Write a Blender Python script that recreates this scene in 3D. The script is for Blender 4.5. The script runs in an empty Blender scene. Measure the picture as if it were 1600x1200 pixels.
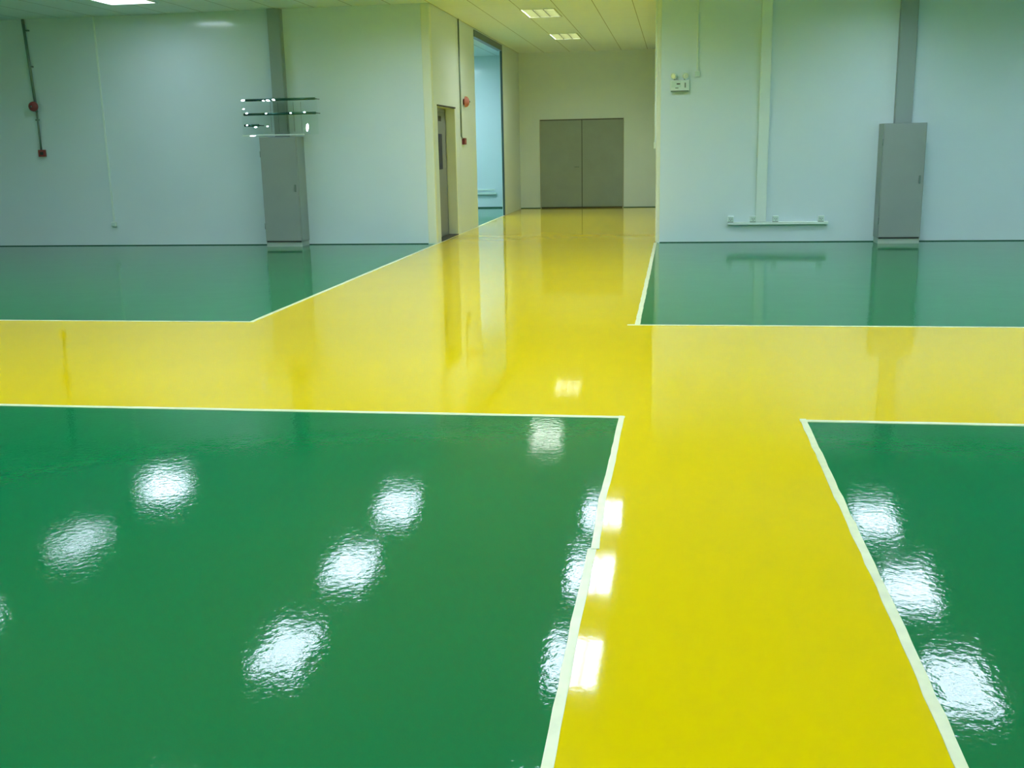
import bpy, bmesh, math, random
from mathutils import Vector, Matrix
random.seed(7)
S = bpy.context.scene
COL = S.collection

# ------------------------------------------------------------------ camera
F_PX, PITCH, YAW, ROLL, EYE = 1631.54, math.radians(12.8234), math.radians(-9.0078), math.radians(1.1403), 1.6
fw = Vector((math.sin(YAW)*math.cos(PITCH), math.cos(YAW)*math.cos(PITCH), -math.sin(PITCH)))
rt = Vector((math.cos(YAW), -math.sin(YAW), 0)); dn = fw.cross(rt)
r2 = math.cos(ROLL)*rt + math.sin(ROLL)*dn
d2 = -math.sin(ROLL)*rt + math.cos(ROLL)*dn
cam = bpy.data.cameras.new('camera'); cam.sensor_width = 36; cam.lens = F_PX/1600*36; cam.clip_end = 200
co = bpy.data.objects.new('camera', cam); COL.objects.link(co)
M = Matrix((( r2.x, -d2.x, -fw.x), (r2.y, -d2.y, -fw.y), (r2.z, -d2.z, -fw.z))).to_4x4()
M.translation = Vector((0, 0, EYE)); co.matrix_world = M
S.camera = co

# ------------------------------------------------------------------ world, exposure
w = bpy.data.worlds.new('world'); S.world = w; w.use_nodes = True
w.node_tree.nodes['Background'].inputs[0].default_value = (0.02, 0.03, 0.025, 1)
w.node_tree.nodes['Background'].inputs[1].default_value = 1
S.view_settings.view_transform = 'Standard'; S.view_settings.look = 'None'
S.view_settings.gamma = 1; S.view_settings.use_curve_mapping = False
S.view_settings.exposure = 0.0
LAMP_POWER = 23.0
LAMP_COLOR = (0.90, 1.03, 1.30)
CORR_POWER, CORR_COLOR = 30.0, (1.0, 1.05, 1.0)
SIDE_POWER, SIDE_COLOR = 50.0, (0.74, 1.0, 1.15)

# ------------------------------------------------------------------ dimensions
CZ = 3.9            # ceiling
WY = 17.5           # main wall face
CXL, CXR = -4.02, -0.33   # corridor side faces
EY = 27.45          # corridor end
XL, XR, YB = -15.5, 9.0, -5.0

# ------------------------------------------------------------------ materials
def mat(name, color, rough=0.5, metal=0.0, spec=0.5, noise=0.0, nscale=4.0, bump=None, emit=None, estr=0, trans=0, ior=1.5, coat=0):
    m = bpy.data.materials.new(name); m.use_nodes = True
    nt = m.node_tree; b = nt.nodes['Principled BSDF']
    b.inputs['Base Color'].default_value = (*color, 1); b.inputs['Roughness'].default_value = rough
    b.inputs['Metallic'].default_value = metal; b.inputs['Specular IOR Level'].default_value = spec
    b.inputs['IOR'].default_value = ior; b.inputs['Transmission Weight'].default_value = trans
    b.inputs['Coat Weight'].default_value = coat; b.inputs['Coat Roughness'].default_value = .09
    tc = nt.nodes.new('ShaderNodeTexCoord')
    if noise:
        n = nt.nodes.new('ShaderNodeTexNoise'); n.inputs['Scale'].default_value = nscale; n.inputs['Detail'].default_value = 4
        nt.links.new(tc.outputs['Object'], n.inputs['Vector'])
        r = nt.nodes.new('ShaderNodeValToRGB')
        r.color_ramp.elements[0].position = .3; r.color_ramp.elements[1].position = .7
        r.color_ramp.elements[0].color = (*[c*(1-noise) for c in color], 1)
        r.color_ramp.elements[1].color = (*[min(1, c*(1+noise)) for c in color], 1)
        nt.links.new(n.outputs['Fac'], r.inputs['Fac']); nt.links.new(r.outputs['Color'], b.inputs['Base Color'])
    if bump:
        last = None
        for (sc, st, stretch) in bump:
            mp = nt.nodes.new('ShaderNodeMapping'); mp.inputs['Scale'].default_value = stretch
            nt.links.new(tc.outputs['Object'], mp.inputs['Vector'])
            n = nt.nodes.new('ShaderNodeTexNoise'); n.inputs['Scale'].default_value = sc; n.inputs['Detail'].default_value = 2
            nt.links.new(mp.outputs['Vector'], n.inputs['Vector'])
            bp = nt.nodes.new('ShaderNodeBump'); bp.inputs['Strength'].default_value = 1; bp.inputs['Distance'].default_value = st
            nt.links.new(n.outputs['Fac'], bp.inputs['Height'])
            if last: nt.links.new(last.outputs['Normal'], bp.inputs['Normal'])
            last = bp
        nt.links.new(last.outputs['Normal'], b.inputs['Normal'])
    if emit:
        b.inputs['Emission Color'].default_value = (*emit, 1); b.inputs['Emission Strength'].default_value = estr
    return m

M_GREEN = mat('green_epoxy', (0.0003, 0.188, 0.058), 0.05, ior=1.31, noise=.04, nscale=.6, bump=[(1.6, .0018, (1, 1, 1)), (34, .00042, (1, .9, 1)), (110, .00008, (1, 1, 1))])
M_YELLOW = mat('yellow_epoxy', (0.85, 0.64, 0.0), 0.05, ior=1.33, noise=.02, nscale=.5, bump=[(1.5, .0012, (1, 1, 1)), (60, .00006, (1, 1, 1))])
M_LINE = mat('line_paint', (0.82, 0.86, 0.55), 0.3, noise=.06, nscale=12)
M_WALL = mat('wall_panel', (0.69, 0.84, 0.87), 0.5, coat=.6, noise=.02, nscale=.7)
M_WALLC = mat('corridor_panel', (0.71, 0.81, 0.77), 0.35, noise=.02, nscale=.7)
M_SEAM = mat('panel_seam', (0.30, 0.38, 0.33), 0.5)
M_TRIM = mat('corner_profile', (0.80, 0.86, 0.68), 0.35)
M_BASE = mat('base_shade', (0.03, 0.12, 0.08), 0.6)  # dark tone painting the shadow gap along the walls
M_DOORG = mat('single_door_grey', (0.20, 0.23, 0.23), 0.5)
M_DOOR = mat('door_grey', (0.28, 0.34, 0.28), 0.45, noise=.04, nscale=3)
M_DOORF = mat('door_frame', (0.34, 0.37, 0.29), 0.45)
M_DARK = mat('dark_gap', (0.03, 0.035, 0.03), 0.7)
M_CAB = mat('cabinet_grey', (0.29, 0.36, 0.33), 0.4, noise=.03, nscale=3)
M_CABD = mat('cabinet_door_grey', (0.30, 0.36, 0.33), 0.38, noise=.03, nscale=3)
M_CABP = mat('cabinet_plinth', (0.42, 0.52, 0.46), 0.45)
M_DUCT = mat('duct_grey', (0.31, 0.40, 0.38), 0.4)
M_PVC = mat('white_pvc', (0.76, 0.90, 0.84), 0.35)
M_PVCD = mat('socket_face', (0.60, 0.78, 0.70), 0.3)
M_STEEL = mat('steel_conduit', (0.20, 0.28, 0.24), 0.4, metal=.3)
M_RED = mat('red_plastic', (0.28, 0.045, 0.045), 0.45)
M_REDD = mat('dark_red', (0.16, 0.02, 0.03), 0.4)
M_PINK = mat('faded_red', (0.50, 0.17, 0.14), 0.4)
M_BLUE = mat('blue_frame', (0.05, 0.10, 0.11), 0.35)
M_NAVY = mat('dark_glass', (0.015, 0.02, 0.06), 0.4, spec=.2)
M_CHROME = mat('chrome', (0.75, 0.85, 0.8), 0.06, metal=1)
M_DCHROME = mat('dark_chrome', (0.05, 0.16, 0.13), 0.22, metal=.7)
M_BLADE = mat('louver_metal', (0.06, 0.062, 0.045), 0.8, spec=.1)
M_BLADEY = mat('yellow_louver', (0.052, 0.058, 0.022), 0.8, spec=.05)  # louver blades with a yellow tint
M_FRAME = mat('lamp_frame', (0.45, 0.5, 0.38), 0.4)
M_WHITEP = mat('white_plastic', (0.72, 0.86, 0.80), 0.3)
M_LENS = mat('pale_lens', (0.95, 1.0, 0.80), 0.15)
M_ACR = mat('clear_acrylic', (0.93, 0.97, 0.95), 0.05, trans=1, ior=1.03)
M_EM = mat('lamp_light', (.9, .9, .9), 0.5, emit=LAMP_COLOR, estr=LAMP_POWER)
M_EMB = mat('lamp_light_bare', (.9, .9, .9), 0.5, emit=LAMP_COLOR, estr=LAMP_POWER*.5)
M_EML = mat('lamp_light_aged', (.9, .9, .9), 0.5, emit=LAMP_COLOR, estr=LAMP_POWER*.6)
M_EMC = mat('corridor_lamp_light', (.9, .9, .9), 0.5, emit=CORR_COLOR, estr=CORR_POWER)
M_EMS = mat('side_lamp_light', (.9, .9, .9), 0.5, emit=SIDE_COLOR, estr=SIDE_POWER)

def ceiling_mat():
    m = bpy.data.materials.new('ceiling_tiles'); m.use_nodes = True
    nt = m.node_tree; b = nt.nodes['Principled BSDF']; b.inputs['Roughness'].default_value = .75
    tc = nt.nodes.new('ShaderNodeTexCoord'); sx = nt.nodes.new('ShaderNodeSeparateXYZ')
    nt.links.new(tc.outputs['Object'], sx.inputs[0])
    def line(out, off, period, wid, lo):
        a = nt.nodes.new('ShaderNodeMath'); a.operation = 'ADD'; a.inputs[1].default_value = off
        nt.links.new(out, a.inputs[0])
        md = nt.nodes.new('ShaderNodeMath'); md.operation = 'FLOORED_MODULO'; md.inputs[1].default_value = period
        nt.links.new(a.outputs[0], md.inputs[0])
        lt = nt.nodes.new('ShaderNodeMath'); lt.operation = 'LESS_THAN'; lt.inputs[1].default_value = wid
        nt.links.new(md.outputs[0], lt.inputs[0])
        ml = nt.nodes.new('ShaderNodeMath'); ml.operation = 'MULTIPLY'; ml.inputs[1].default_value = lo
        nt.links.new(lt.outputs[0], ml.inputs[0]); return ml
    l1 = line(sx.outputs['X'], 0.77+65, 0.65, 0.014, 0.65)
    l2 = line(sx.outputs['Y'], 60.0, 1.3, 0.02, 0.12)
    mx = nt.nodes.new('ShaderNodeMath'); mx.operation = 'MAXIMUM'
    nt.links.new(l1.outputs[0], mx.inputs[0]); nt.links.new(l2.outputs[0], mx.inputs[1])
    mix = nt.nodes.new('ShaderNodeMix'); mix.data_type = 'RGBA'
    mix.inputs['A'].default_value = (0.80, 0.90, 0.94, 1); mix.inputs['B'].default_value = (0.16, 0.18, 0.11, 1)
    nt.links.new(mx.outputs[0], mix.inputs['Factor']); nt.links.new(mix.outputs['Result'], b.inputs['Base Color'])
    return m
M_CEIL = ceiling_mat()

# ------------------------------------------------------------------ mesh helpers
def box(bm, x0, x1, y0, y1, z0, z1, mi=0):
    v = [bm.verts.new(p) for p in ((x0,y0,z0),(x1,y0,z0),(x1,y1,z0),(x0,y1,z0),(x0,y0,z1),(x1,y0,z1),(x1,y1,z1),(x0,y1,z1))]
    for f in ((0,3,2,1),(4,5,6,7),(0,1,5,4),(1,2,6,5),(2,3,7,6),(3,0,4,7)):
        fc = bm.faces.new([v[i] for i in f]); fc.material_index = mi
def cyl(bm, p, q, r, r2=None, n=16, mi=0):
    p, q = Vector(p), Vector(q); r2 = r if r2 is None else r2
    a = (q-p).normalized(); u = a.orthogonal().normalized(); v = a.cross(u)
    A = [bm.verts.new(p+(u*math.cos(t)+v*math.sin(t))*r) for t in [2*math.pi*i/n for i in range(n)]]
    B = [bm.verts.new(q+(u*math.cos(t)+v*math.sin(t))*r2) for t in [2*math.pi*i/n for i in range(n)]]
    for i in range(n):
        f = bm.faces.new((A[i], A[(i+1)%n], B[(i+1)%n], B[i])); f.smooth = True; f.material_index = mi
    bm.faces.new(A[::-1]).material_index = mi; bm.faces.new(B).material_index = mi
def lathe(bm, c, ax, prof, n=24):
    """profile of (distance along axis, radius)"""
    c, ax = Vector(c), Vector(ax).normalized(); u = ax.orthogonal().normalized(); v = ax.cross(u); rings = []
    for d, r in prof:
        rings.append([bm.verts.new(c+ax*d+(u*math.cos(t)+v*math.sin(t))*r) for t in [2*math.pi*i/n for i in range(n)]])
    for a, b in zip(rings, rings[1:]):
        for i in range(n):
            f = bm.faces.new((a[i], a[(i+1)%n], b[(i+1)%n], b[i])); f.smooth = True
    bm.faces.new(rings[0][::-1]); bm.faces.new(rings[-1])
def obj(name, bm, m, parent=None, loc=(0,0,0), bevel=0):
    me = bpy.data.meshes.new(name); bmesh.ops.recalc_face_normals(bm, faces=bm.faces[:]); bm.to_mesh(me); bm.free()
    for k in (m if isinstance(m, (list, tuple)) else [m]): me.materials.append(k)
    o = bpy.data.objects.new(name, me); COL.objects.link(o); o.location = loc
    if parent: o.parent = parent
    if bevel:
        b = o.modifiers.new('bevel', 'BEVEL'); b.width = bevel; b.segments = 2; b.limit_method = 'ANGLE'
    return o
def bx(name, m, x0, x1, y0, y1, z0, z1, parent=None, bevel=0):
    bm = bmesh.new(); box(bm, x0, x1, y0, y1, z0, z1); return obj(name, bm, m, parent, bevel=bevel)
def struct(o): o['kind'] = 'structure'; return o
def tag(o, label, cat, group=None):
    o['label'] = label; o['category'] = cat
    if group: o['group'] = group
    return o
def thing(name, label, cat, loc, group=None):
    o = bpy.data.objects.new(name, None); o.empty_display_size = .1; COL.objects.link(o); o.location = loc
    return tag(o, label, cat, group)
def dup(root, loc, label, group=None):
    r = root.copy(); COL.objects.link(r); r.location = loc; r['label'] = label
    if group: r['group'] = group
    for ch in [c for c in root.children]:
        c = ch.copy(); COL.objects.link(c); c.parent = r
        for g in [g for g in ch.children]:
            d = g.copy(); COL.objects.link(d); d.parent = c
    return r

# ------------------------------------------------------------------ room shell
floor = struct(bx('floor', M_GREEN, XL-.2, XR+.2, YB-.2, 28.1, -.2, 0))
struct(bx('ceiling', M_CEIL, XL-.2, XR+.2, YB-.2, 28.1, CZ+.07, CZ+.2))

def wall(name, m, x0, x1, y0, y1, z0=0, z1=CZ+.1): return struct(bx(name, m, x0, x1, y0, y1, z0, z1))
# main wall, left of the corridor
wall('wall_left', M_WALL, XL-.2, CXL-.045, WY, WY+.12)
wall('wall_right', M_WALL, CXR+.03, XR+.2, WY, WY+.12)
wall('wall_far_left', M_WALL, XL-.2, XL, YB, WY)
wall('wall_far_right', M_WALL, XR, XR+.2, YB, WY)
wall('wall_behind', M_WALL, XL-.2, XR+.2, YB-.2, YB)
wall('wall_corridor_right', M_WALLC, CXR, CXR+.12, WY+.12, 28.0)
wall('wall_corridor_end', M_WALLC, CXL-.06, CXR+.12, EY, EY+.15)
# corridor left wall: door bay (deep), panel, doorway to the side room, panel
D0, D1, DH = 17.86, 19.30, 2.29
bm = bmesh.new()
box(bm, CXL-.22, CXL, WY+.12, D0, 0, CZ+.1)
box(bm, CXL-.22, CXL, D0, D1, DH, CZ+.1)
box(bm, CXL-.22, CXL, D1, 19.62, 0, CZ+.1)
box(bm, CXL-.08, CXL, 19.63, 21.36, 0, CZ+.1)
box(bm, CXL-.05, CXL, 24.78, EY, 0, CZ+.1)
box(bm, CXL-.08, CXL, 21.36, 24.78, 3.86, CZ+.1)
struct(obj('wall_corridor_left', bm, M_WALLC))
# side room beyond the doorway
wall('wall_side_room_end', M_WALL, -10.2, CXL-.06, 27.9, 28.05)
wall('wall_side_room_left', M_WALL, -10.3, -10.2, 19.0, 28.05)
wall('wall_side_room_front', M_WALL, -10.2, CXL-.23, 19.4, 19.5)
# ceiling plane: lower skin with openings is formed by tiles; lamps sit in it
# corner profiles
bm = bmesh.new(); box(bm, CXL-.15, CXL+.004, WY-.006, WY+.12, 0, CZ)
struct(obj('trim_1', bm, M_TRIM, bevel=.02))
bm = bmesh.new(); box(bm, CXR-.004, CXR+.07, WY-.006, WY+.12, 0, CZ)
struct(obj('trim_2', bm, M_TRIM, bevel=.02))
# dark strips coloured as the shadow gap at the wall foot
struct(bx('base_shade_left', M_BASE, XL, CXL-.15, WY-.004, WY+.01, 0, .013))
struct(bx('base_shade_right', M_BASE, CXR+.07, XR, WY-.004, WY+.01, 0, .013))
struct(bx('base_shade_corridor_end', M_BASE, CXL, CXR, EY-.004, EY+.01, 0, .02))
struct(bx('base_shade_side_room', M_BASE, -10.2, CXL-.1, 27.895, 27.91, 0, .03))
# dark frame round the side room doorway
bm = bmesh.new()
box(bm, CXL-.09, CXL+.012, 21.36, 24.80, 3.74, 3.87)
box(bm, CXL-.03, CXL+.012, 24.735, 24.80, 0, 3.74)
struct(obj('trim_3', bm, M_BLUE))
# ------------------------------------------------------------------ floor colours
ZP, ZL = .0012, .0028
bm = bmesh.new()
box(bm, XL, XR, 6.10, 9.42, -.01, ZP)
box(bm, -0.31, 0.755, YB, 6.10, -.01, ZP)
box(bm, CXL-.01, CXR, 9.42, EY, -.01, ZP)
way = obj('yellow_walkway', bm, M_YELLOW, floor); way['label'] = 'glossy yellow epoxy walkway crossing the green floor and running down the corridor'
def line(pts, wid=.045, wob=.0025, name='boundary_line', label=None, seed=1):
    rnd = random.Random(seed); bm = bmesh.new(); L = []; R = []; P = []
    for (a, b) in zip(pts, pts[1:]):
        a, b = Vector((*a, 0)), Vector((*b, 0)); n = max(2, int((b-a).length/.11))
        for i in range(n): P.append(a.lerp(b, i/n))
    P.append(Vector((*pts[-1], 0)))
    for i, p in enumerate(P):
        t = (P[min(i+1, len(P)-1)]-P[max(i-1, 0)]).normalized(); s = Vector((-t.y, t.x, 0))
        L.append(p+s*(wid/2+rnd.uniform(-wob, wob))); R.append(p-s*(wid/2+rnd.uniform(-wob, wob)))
    up = [[bm.verts.new((q.x, q.y, ZL+.00015*seed)) for q in X] for X in (L, R)]
    lo = [[bm.verts.new((q.x, q.y, -.002)) for q in X] for X in (L, R)]
    n = len(P)
    for i in range(n-1):
        bm.faces.new((up[0][i], up[0][i+1], up[1][i+1], up[1][i]))
        bm.faces.new((up[0][i], lo[0][i], lo[0][i+1], up[0][i+1]))
        bm.faces.new((up[1][i], up[1][i+1], lo[1][i+1], lo[1][i]))
    bm.faces.new((up[0][0], up[1][0], lo[1][0], lo[0][0])); bm.faces.new((up[0][-1], lo[0][-1], lo[1][-1], up[1][-1]))
    o = obj(name, bm, M_LINE, floor)
    o['label'] = label; return o
line([(XL, 9.43), (-4.0, 9.43)], label='pale line along the far green area on the left', seed=1)
line([(-4.02, 9.41), (-4.02, 21.4)], label='pale line running into the corridor on its left side', seed=2)
line([(CXL-.005, 21.42), (CXL-.005, 24.7)], .05, label='pale line across the side room doorway', seed=3)
line([(-0.42, 9.39), (XR, 9.39)], label='pale line along the far green area on the right', seed=4)
line([(-0.33, 9.39), (-0.33, WY-.01)], label='pale line from the crossing to the right wall corner', seed=5)
line([(XL, 6.09), (-.285, 6.09)], label='pale line along the front green area on the left', seed=6)
line([(-.305, 6.12), (-.306, 5.2), (-.316, 4.6), (-.304, 3.98)], .034, .002, label='pale line left of the front walkway, far stretch', seed=7)
line([(-.314, 3.975), (-.318, 3.3), (-.312, 2.4), (-.315, YB)], .034, .002, label='pale line left of the front walkway, near stretch', seed=8)
line([(.735, 6.09), (XR, 6.09)], label='pale line along the front green area on the right', seed=9)
line([(.755, 6.13), (.757, 4.6), (.762, 3.6), (.757, 2.6), (.76, YB)], .036, .003, label='pale line right of the front walkway', seed=10)

# ------------------------------------------------------------------ doors
XD = CXL-.18
# recessed single door in the corridor's left side
dr = struct(bx('door_1', M_DOORF, XD-.05, XD, D0+.002, D1-.002, .02, DH-.002))
bx('door_leaf', M_DOORG, XD-.01, XD+.012, D0+.05, D1-.06, .03, DH-.06, dr)
g = bx('vision_panel', M_NAVY, XD+.008, XD+.018, D0+.76, D0+1.04, 1.22, 1.84, dr); g['label'] = 'narrow dark glass vision panel'
g = bx('name_plate', M_DARK, XD+.008, XD+.016, D0+.80, D0+1.02, 2.06, 2.15, dr)
bm = bmesh.new(); box(bm, CXL-.165, CXL+.006, D1-.028, D1-.001, .023, DH-.004); box(bm, CXL, CXL+.006, D1-.0005, D1+.03, .023, DH-.004)
f = obj('jamb_trim', bm, M_TRIM, dr); f['label'] = 'pale far jamb of the recessed door'
bm = bmesh.new(); box(bm, CXL-.012, CXL+.012, D0-.02, D1+.03, DH, DH+.025)
obj('head_trim', bm, M_DARK, dr)
bx('door_foot_shade', M_DARK, CXL-.17, CXL+.003, D0+.02, D1+.02, .0, .022, dr)  # dark strip coloured as the shade under the door
# double door at the corridor end
X0, X1, DT = -3.47, -1.37, 2.22
dd = struct(bx('door_2', M_DOORF, X0-.03, X1+.03, EY-.012, EY+.03, .0, DT+.03))
mid = (X0+X1)/2+.01
for a, b, side in ((X0, mid-.006, 'left'), (mid+.006, X1, 'right')):
    lf = bx('door_leaf', M_DOOR, a, b, EY-.022, EY+.01, .035, DT, dd); lf['label'] = 'grey %s leaf of the double door' % side
bx('door_foot_shade', M_DARK, X0, X1, EY-.03, EY, 0, .034, dd)  # dark strip painting the shade below the two leaves
bx('meeting_gap', M_DARK, mid-.008, mid+.008, EY-.0225, EY, .03, DT, dd)
bx('head_gap', M_DARK, X0-.01, X1+.01, EY-.024, EY, DT, DT+.018, dd)
bm = bmesh.new(); cyl(bm, (mid-.09, EY-.02, 1.05), (mid-.09, EY-.07, 1.05), .02); cyl(bm, (mid-.09, EY-.06, 1.05), (mid-.19, EY-.06, 1.05), .009)
obj('door_handle', bm, M_STEEL, dd)

# ------------------------------------------------------------------ ceiling lamps
def make_lamp(name, label, emat, louver=True, W=.62, L=1.22, group=None, n=5, bmat=None):
    bmat = bmat or M_BLADE
    t = thing(name, label, 'ceiling light', (0, 0, CZ), group)
    bm = bmesh.new(); e = .028
    for a in ((-W/2, W/2, -L/2, -L/2+e), (-W/2, W/2, L/2-e, L/2), (-W/2, -W/2+e, -L/2+e, L/2-e), (W/2-e, W/2, -L/2+e, L/2-e)):
        box(bm, a[0], a[1], a[2], a[3], -.006, .066)
    obj('frame', bm, M_FRAME, t)
    bm = bmesh.new(); box(bm, -W/2+e, W/2-e, -L/2+e, L/2-e, .045, .052)
    obj('diffuser', bm, emat, t)
    if louver:
        bm = bmesh.new()
        for x in (-(W-2*e)/6, (W-2*e)/6): box(bm, x-.006, x+.006, -L/2+e, L/2-e, .0, .044)
        obj('louver_rail', bm, bmat, t)
        bm = bmesh.new()
        for i in range(n+1):
            y = -L/2+e+.005+(L-2*e-.01)*i/n; box(bm, -W/2+e, W/2-e, y-.004, y+.004, .002, .043)
        obj('louver_blade', bm, bmat, t)
    return t
G = 'louvred ceiling lights over the main hall'
LAMPS = []
cols = {-12.4: [8.5, 5.5, 1.5, -2.5], -8.5: [10.5, 7.6, 5.5, 1.5, -2.5], -4.27: [15.2, 12.75, 10.35, 7.1, 4.8, 1.5, -2.5],
        -1.03: [15.2, 12.85, 10.45, 7.6, 5.2, 1.5, -2.5], 2.98: [15.3, 12.85, 10.4, 7.6, 5.2, 1.5, -2.5], 6.8: [15.3, 12.85, 10.4, 7.6, 5.2, 1.5, -2.5]}
first = None
for x, ys in cols.items():
    for y in ys:
        lab = 'louvred recessed light in the hall ceiling, seen only as a glare on the glossy floor'
        if first is None:
            first = make_lamp('ceiling_light', lab, M_EM, group=G); first.location = (x, y, CZ)
        else: dup(first, (x, y, CZ), lab, G)

o = make_lamp('ceiling_light', 'bright white ceiling light cut by the top left edge of the photo', M_EMB, louver=False, W=.80, L=1.0); o.location = (-8.47, 15.75, CZ)
GL = 'dimmer louvred ceiling lights at the left of the hall'
labl = 'dimmer louvred ceiling light at the left, seen only as a faint glare on the floor'
dl = make_lamp('ceiling_light', labl, M_EML, group=GL); dl.location = (-8.5, 13.2, CZ)
for y in (13.2, 10.8): dup(dl, (-12.4, y, CZ), labl)
c1 = make_lamp('ceiling_light', 'yellowish three-section ceiling light in the corridor, the nearer and larger one', M_EMC, n=6, bmat=M_BLADEY); c1.location = (-2.42, 19.45, CZ)
c1['group'] = 'corridor ceiling lights'
dup(c1, (-2.42, 23.65, CZ), 'yellowish three-section ceiling light in the corridor, the farther and smaller one')
s1 = make_lamp('ceiling_light', 'side room ceiling light hidden behind the doorway head', M_EMS, louver=False, group='side room ceiling lights'); s1.location = (-6.3, 22.0, CZ)
dup(s1, (-6.3, 25.6, CZ), s1['label'])

# lower skin of the ceiling: tiles with cut-outs round the lamps (built as strips)
def ceiling_skin():
    rects = [(o.location.x, o.location.y, (.80 if abs(o.location.x+8.47) < .01 and o.location.y > 15 else .62)/2, (1.0 if abs(o.location.x+8.47) < .01 and o.location.y > 15 else 1.22)/2)
             for o in COL.objects if o.type == 'EMPTY' and o.get('category') == 'ceiling light']
    xs = sorted({XL-.2, XR+.2} | {round(x+s*hw, 4) for x, y, hw, hl in rects for s in (-1, 1)})
    bm = bmesh.new()
    for a, b in zip(xs, xs[1:]):
        m = (a+b)/2; cuts = sorted((y-hl, y+hl) for x, y, hw, hl in rects if abs(m-x) < hw)
        y = YB-.2
        for c0, c1_ in cuts:
            box(bm, a, b, y, c0, CZ, CZ+.012); y = c1_
        box(bm, a, b, y, 28.1, CZ, CZ+.012)
    o = obj('ceiling', bm, M_CEIL); struct(o)
ceiling_skin()

# ------------------------------------------------------------------ cabinets and ducts
def cabinet(x0, x1, yf, label):
    t = thing('cabinet', label, 'cabinet', ((x0+x1)/2, (yf+WY)/2, 0), 'grey cabinets against the hall wall')
    hw, hd = (x1-x0)/2, (WY-.003-yf)/2; H = 1.83
    bx('plinth', M_CABP, -hw+.01, hw-.01, -hd+.015, hd, 0, .085, t)
    bx('body', M_CAB, -hw, hw, -hd+.02, hd, .085, H, t, .004)
    d = bx('door', M_CABD, -hw+.012, hw-.012, -hd, -hd+.02, .10, H-.015, t, .003)
    bx('seam_shadow', M_DARK, -hw+.02, hw-.02, -hd+.004, -hd+.03, .078, .098, t)
    bm = bmesh.new(); box(bm, hw-.075, hw-.05, -hd-.02, -hd, .92, 1.04); obj('handle', bm, M_STEEL, d, bevel=.004)
    for z in (.35, 1.55):
        bm = bmesh.new(); cyl(bm, (-hw+.005, -hd+.01, z-.05), (-hw+.005, -hd+.01, z+.05), .009); obj('hinge', bm, M_STEEL, t)
    return t
cabinet(-6.93, -6.28, 17.12, 'grey metal cabinet under the glinting clear rack, against the left wall')
cabinet(3.12, 3.76, 17.12, 'grey metal cabinet against the right wall, beside the white cable trunking')
def duct(x0, x1, label):
    t = thing('cable_duct', label, 'duct', ((x0+x1)/2, WY, 1.83), 'grey ducts rising from the cabinets')
    hw = (x1-x0)/2
    bx('body', M_DUCT, -hw, hw, -.12, -.002, 0, CZ-1.84, t)
    bx('cover', M_DUCT, -hw+.01, hw-.01, -.132, -.12, .01, CZ-1.84, t)
    return t
duct(-6.74, -6.52, 'narrow grey duct rising from the left cabinet to the ceiling')
duct(3.33, 3.58, 'wide grey duct rising from the right cabinet past the top edge')

# ------------------------------------------------------------------ clear rack on the left wall
def rack():
    yr = 17.26; cx = (-7.25-5.93)/2; hw = .665; z0, z1 = 1.86, 2.47
    t = thing('clear_rack', 'see-through wall rack with three glinting dark rails above the left grey cabinet', 'rack', (cx, yr, z0))
    H = z1-z0
    bx('back_panel', M_ACR, -hw, hw, 0, .006, 0, H, t)
    for i, (z, a, b) in enumerate(((H-.035, -hw+.10, hw-.02), (.345, -hw+.05, hw-.02), (.165, -hw+.05, -hw+.30))):
        bm = bmesh.new(); cyl(bm, (a, -.03, z), (b, -.03, z), .02, n=20)
        for x in (a+.02, b-.02): cyl(bm, (x, -.03, z), (x, .24, z), .008, n=10)
        obj('rail', bm, M_DCHROME, t)
    bm = bmesh.new(); box(bm, -hw, hw-.25, -.04, .01, -.012, .012); o = obj('bottom_ledge', bm, M_PVC, t, bevel=.008)
    # mirror facets added for the glints, each tilted between lamp and camera
    def glint_facet(x, z, w, h, lamp):
        p = Vector((cx+x, yr-.06, z0+z)); n = ((Vector((0, 0, EYE))-p).normalized()+(Vector(lamp)-p).normalized()).normalized()
        u = Vector((1, 0, 0)); u = (u-n*u.dot(n)).normalized(); v = n.cross(u); bm = bmesh.new(); q = p-Vector((cx, yr, z0)); N = 14
        ring = [q+u*math.cos(2*math.pi*i/N)*w*.33+v*math.sin(2*math.pi*i/N)*h*.2 for i in range(N)]
        A = [bm.verts.new(r) for r in ring]; B = [bm.verts.new(r-n*.015) for r in ring]
        bm.faces.new(A); bm.faces.new(B[::-1])
        for i in range(N): bm.faces.new((A[i], A[(i+1)%N], B[(i+1)%N], B[i]))
        cyl(bm, q-n*.01, (q.x, 0, q.z-.01), .006, n=8)
        obj('glint_facet', bm, M_CHROME, t)
    LA = (-8.47, 15.75, CZ); LB = (-4.27, 15.2, CZ)
    for x, z, w_, h_ in ((-.60, .575, .11, .075), (-.60, .435, .06, .055), (-.55, .365, .075, .06), (-.21, .355, .06, .05), (-.56, .17, .06, .055),
                         (-.41, .135, .085, .06), (-.20, .145, .06, .05), (-.47, -.005, .17, .05)):
        glint_facet(x, z, w_, h_, LA)
    for x, z, w_, h_ in ((-.24, .56, .07, .05), (-.16, .562, .11, .06), (-.06, .57, .09, .055), (.22, .35, .05, .045), (.46, .36, .05, .05), (.495, .11, .06, .35)):
        glint_facet(x, z, w_, h_, LB)
    bm = bmesh.new()
    for x in (-.15, -.02, .13, .25, .38): box(bm, x-.002, x+.002, -.012, 0, .05, H-.08)
    obj('divider', bm, M_ACR, t)
rack()

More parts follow.
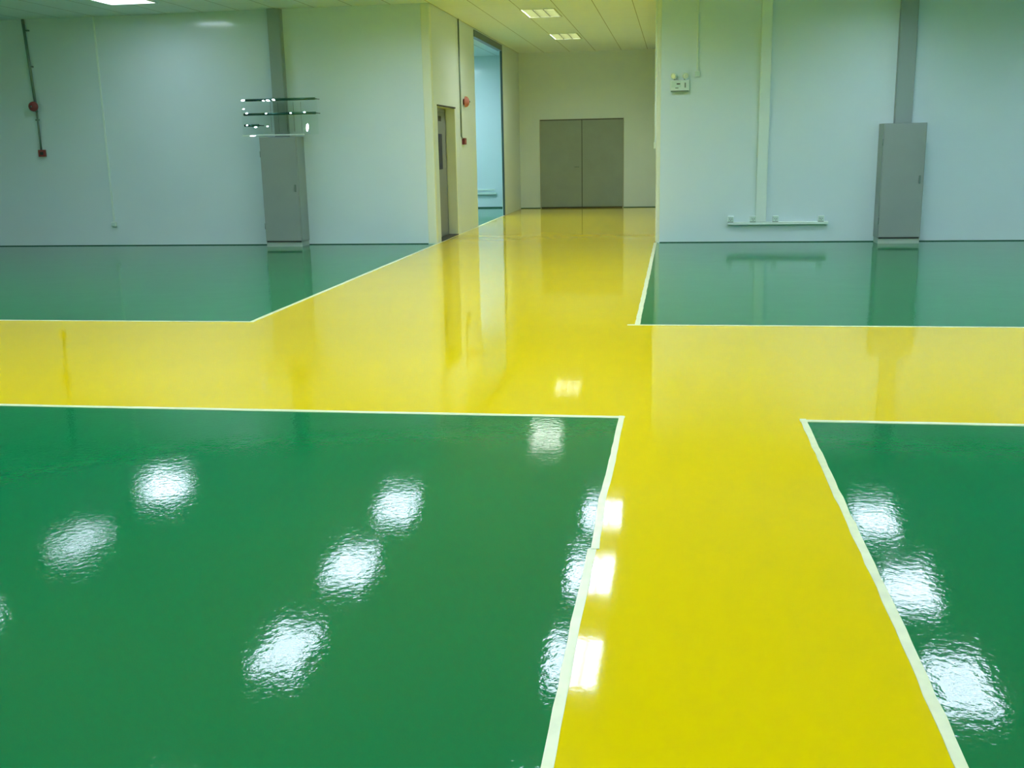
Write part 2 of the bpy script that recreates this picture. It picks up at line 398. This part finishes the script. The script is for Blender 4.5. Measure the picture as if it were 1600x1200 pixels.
# ------------------------------------------------------------------ conduits, trunking, sockets
def conduit(x, z0, label, r=.012, mt=M_PVC, zt=CZ, boxs=(.085, .085)):
    t = thing('cable_conduit', label, 'conduit', (x, WY, z0))
    bm = bmesh.new(); box(bm, -r, r, -.03, 0, boxs[1], zt-z0); obj('channel', bm, mt, t, bevel=.004)
    bm = bmesh.new(); box(bm, -boxs[0]/2, boxs[0]/2, -.05, 0, 0, boxs[1]); obj('outlet_box', bm, M_PVC, t, bevel=.006)
    bx('face_plate', M_PVCD, -boxs[0]/2+.01, boxs[0]/2-.01, -.054, -.05, .01, boxs[1]-.01, t)
    return t
conduit(-9.89, .34, 'thin pale conduit down the left wall to a small box near the floor')
t = conduit(.30, 2.62, 'thin pale conduit ending in a small box above right of the emergency light')
t = thing('cable_conduit', 'thin pale conduit on the corridor corner ending in a switch box', 'conduit', (CXR, WY+.09, 1.52))
bx('channel', M_PVC, -.032, 0, -.018, .018, .09, CZ-1.52, t, .004); bx('outlet_box', M_PVC, -.045, 0, -.045, .045, 0, .10, t, .006)
# wide trunking
t = thing('cable_trunking', 'wide pale vertical cable trunking on the right wall', 'trunking', (1.355, WY, .335))
bx('channel', M_PVC, -.082, .082, -.055, -.002, 0, CZ-.345, t); bx('cover', M_PVC, -.074, .074, -.06, -.055, 0, CZ-.335, t, .002)
t = thing('cable_trunking', 'long pale horizontal cable trunking under the four sockets', 'trunking', (1.62, WY, .285))
bx('channel', M_PVC, -.78, .79, -.06, 0, 0, .045, t, .004); bx('cover', M_PVC, -.78, .79, -.066, -.06, .004, .041, t)
def socket(x, label):
    t = thing('wall_socket', label, 'socket', (x, WY, .33), 'sockets above the horizontal trunking')
    bx('back_box', M_PVC, -.048, .048, -.06, 0, 0, .095, t, .006)
    p = bx('face_plate', M_PVCD, -.042, .042, -.068, -.06, .006, .088, t, .003)
    bm = bmesh.new()
    for dx, dz in ((-.014, .05), (.014, .05), (0, .028)): box(bm, dx-.004, dx+.004, -.07, -.067, dz-.006, dz+.006)
    obj('pin_holes', bm, M_DARK, p)
    bx('bottom_lip', M_STEEL, -.05, .04, -.062, -.01, -.004, .006, t)
    return t
for x, l in ((.88, 'small socket at the left end of the horizontal trunking'), (1.235, 'small socket touching the left side of the vertical trunking'),
             (1.59, 'small socket just right of the vertical trunking'), (2.30, 'small socket near the right end of the horizontal trunking')): socket(x, l)
# side room trunking
t = thing('cable_trunking', 'pale double cable trunking low on the side room wall, seen through the doorway', 'trunking', (-5.5, 27.9, .36))
bx('lower_channel', M_PVC, -.9, .76, -.05, 0, 0, .05, t); bx('upper_channel', M_PVC, -.9, .72, -.04, 0, .10, .14, t)
bx('underside', M_STEEL, -.9, .76, -.052, 0, -.02, 0, t)

# ------------------------------------------------------------------ fire alarm pieces
def pipe(x, z0, label):
    t = thing('alarm_conduit', label, 'conduit', (x, WY, z0))
    bm = bmesh.new(); cyl(bm, (-.07, -.03, CZ-z0), (0, -.03, 2.35-z0), .024, n=12); cyl(bm, (0, -.03, 2.35-z0), (0, -.03, 0), .017, n=12)
    obj('tube', bm, M_STEEL, t)
    bm = bmesh.new()
    for z in (.5, 1.4, 2.0): box(bm, -.04, .02, -.04, 0, z, z+.025)
    obj('saddle', bm, M_STEEL, t)
pipe(-11.13, 1.70, 'dark grey conduit on the far left wall linking the red bell and call point')
def bell(loc, n, mt, r, label, depth=.08):
    t = thing('alarm_bell', label, 'alarm bell', loc, 'red alarm bells'); n = Vector(n)
    bm = bmesh.new(); lathe(bm, (0, 0, 0), n, [(0, r*.55), (.035, r*.55)]); obj('base', bm, M_REDD, t)
    bm = bmesh.new(); lathe(bm, (0, 0, 0), n, [(.035, r), (.045, r), (.035+depth*.5, r*.93), (.035+depth*.85, r*.6), (.035+depth, r*.25)]); obj('gong', bm, mt, t)
    bm = bmesh.new(); lathe(bm, (0, 0, 0), n, [(.03+depth, r*.18), (.05+depth, r*.15)], 12); obj('bolt', bm, M_STEEL, t)
bell((-11.14, WY-.05, 2.44), (0, -1, 0), M_RED, .085, 'round red alarm bell on the far left hall wall')
bell((CXL, 20.15, 2.44), (1, 0, 0), M_PINK, .10, 'round faded red alarm bell on the corridor wall by the side room doorway')
def callpoint(loc, axis, label):
    t = thing('call_point', label, 'call point', loc, 'red call points')
    if axis == 'y':
        bx('housing', M_RED, -.065, .065, -.05, 0, 0, .12, t, .006); bx('glass', M_DARK, -.03, .035, -.054, -.05, .03, .085, t)
    else:
        bx('housing', M_REDD, 0, .05, -.10, .10, 0, .12, t, .006); bx('glass', M_PINK, .05, .054, -.045, .045, .03, .085, t)
callpoint((-11.12, WY, 1.58), 'y', 'small dark red call point below the bell on the left hall wall')
callpoint((CXL, 20.0, 1.65), 'x', 'small dark red call point below the bell on the corridor wall')
t = thing('alarm_conduit', 'thin dark conduit on the corridor wall down to the red call point', 'conduit', (CXL, 19.80, 1.70))
bm = bmesh.new(); cyl(bm, (.014, 0, 2.2), (.014, 0, .1), .014, n=10); cyl(bm, (.014, 0, .1), (.014, .14, .05), .012, n=10); obj('tube', bm, M_STEEL, t)

# ------------------------------------------------------------------ emergency light
t = thing('emergency_light', 'white twin-head emergency light on the right wall beside the corridor corner', 'emergency light', (.03, WY, 2.41))
bx('housing', M_WHITEP, -.155, .155, -.07, 0, 0, .165, t, .01)
bx('lower_edge', M_STEEL, -.14, .14, -.071, -.01, -.012, .002, t)
bx('label_panel', M_PVCD, -.13, .02, -.073, -.07, .05, .145, t)
bx('indicator', M_DARK, -.05, .005, -.076, -.07, .095, .112, t); bx('indicator', M_STEEL, -.07, -.02, -.076, -.07, .035, .048, t)
bx('test_switch', M_STEEL, .075, .095, -.077, -.07, .045, .12, t)
for x, s in ((-.085, -1), (.075, 1)):
    bm = bmesh.new(); cyl(bm, (x, -.04, .16), (x, -.04, .20), .014, n=12); h = obj('head_bracket', bm, M_STEEL, t)
    a = Vector((s*.45, -1, -.25)).normalized()
    bm = bmesh.new(); lathe(bm, Vector((x, -.03, .235))-a*.035, a, [(0, .02), (.02, .042), (.075, .052), (.08, .05)], 20); hd = obj('lamp_head', bm, M_WHITEP, t)
    bm = bmesh.new(); lathe(bm, Vector((x, -.03, .235))-a*.035, a, [(.079, .044), (.086, .03)], 20); obj('lens', bm, M_LENS, hd)
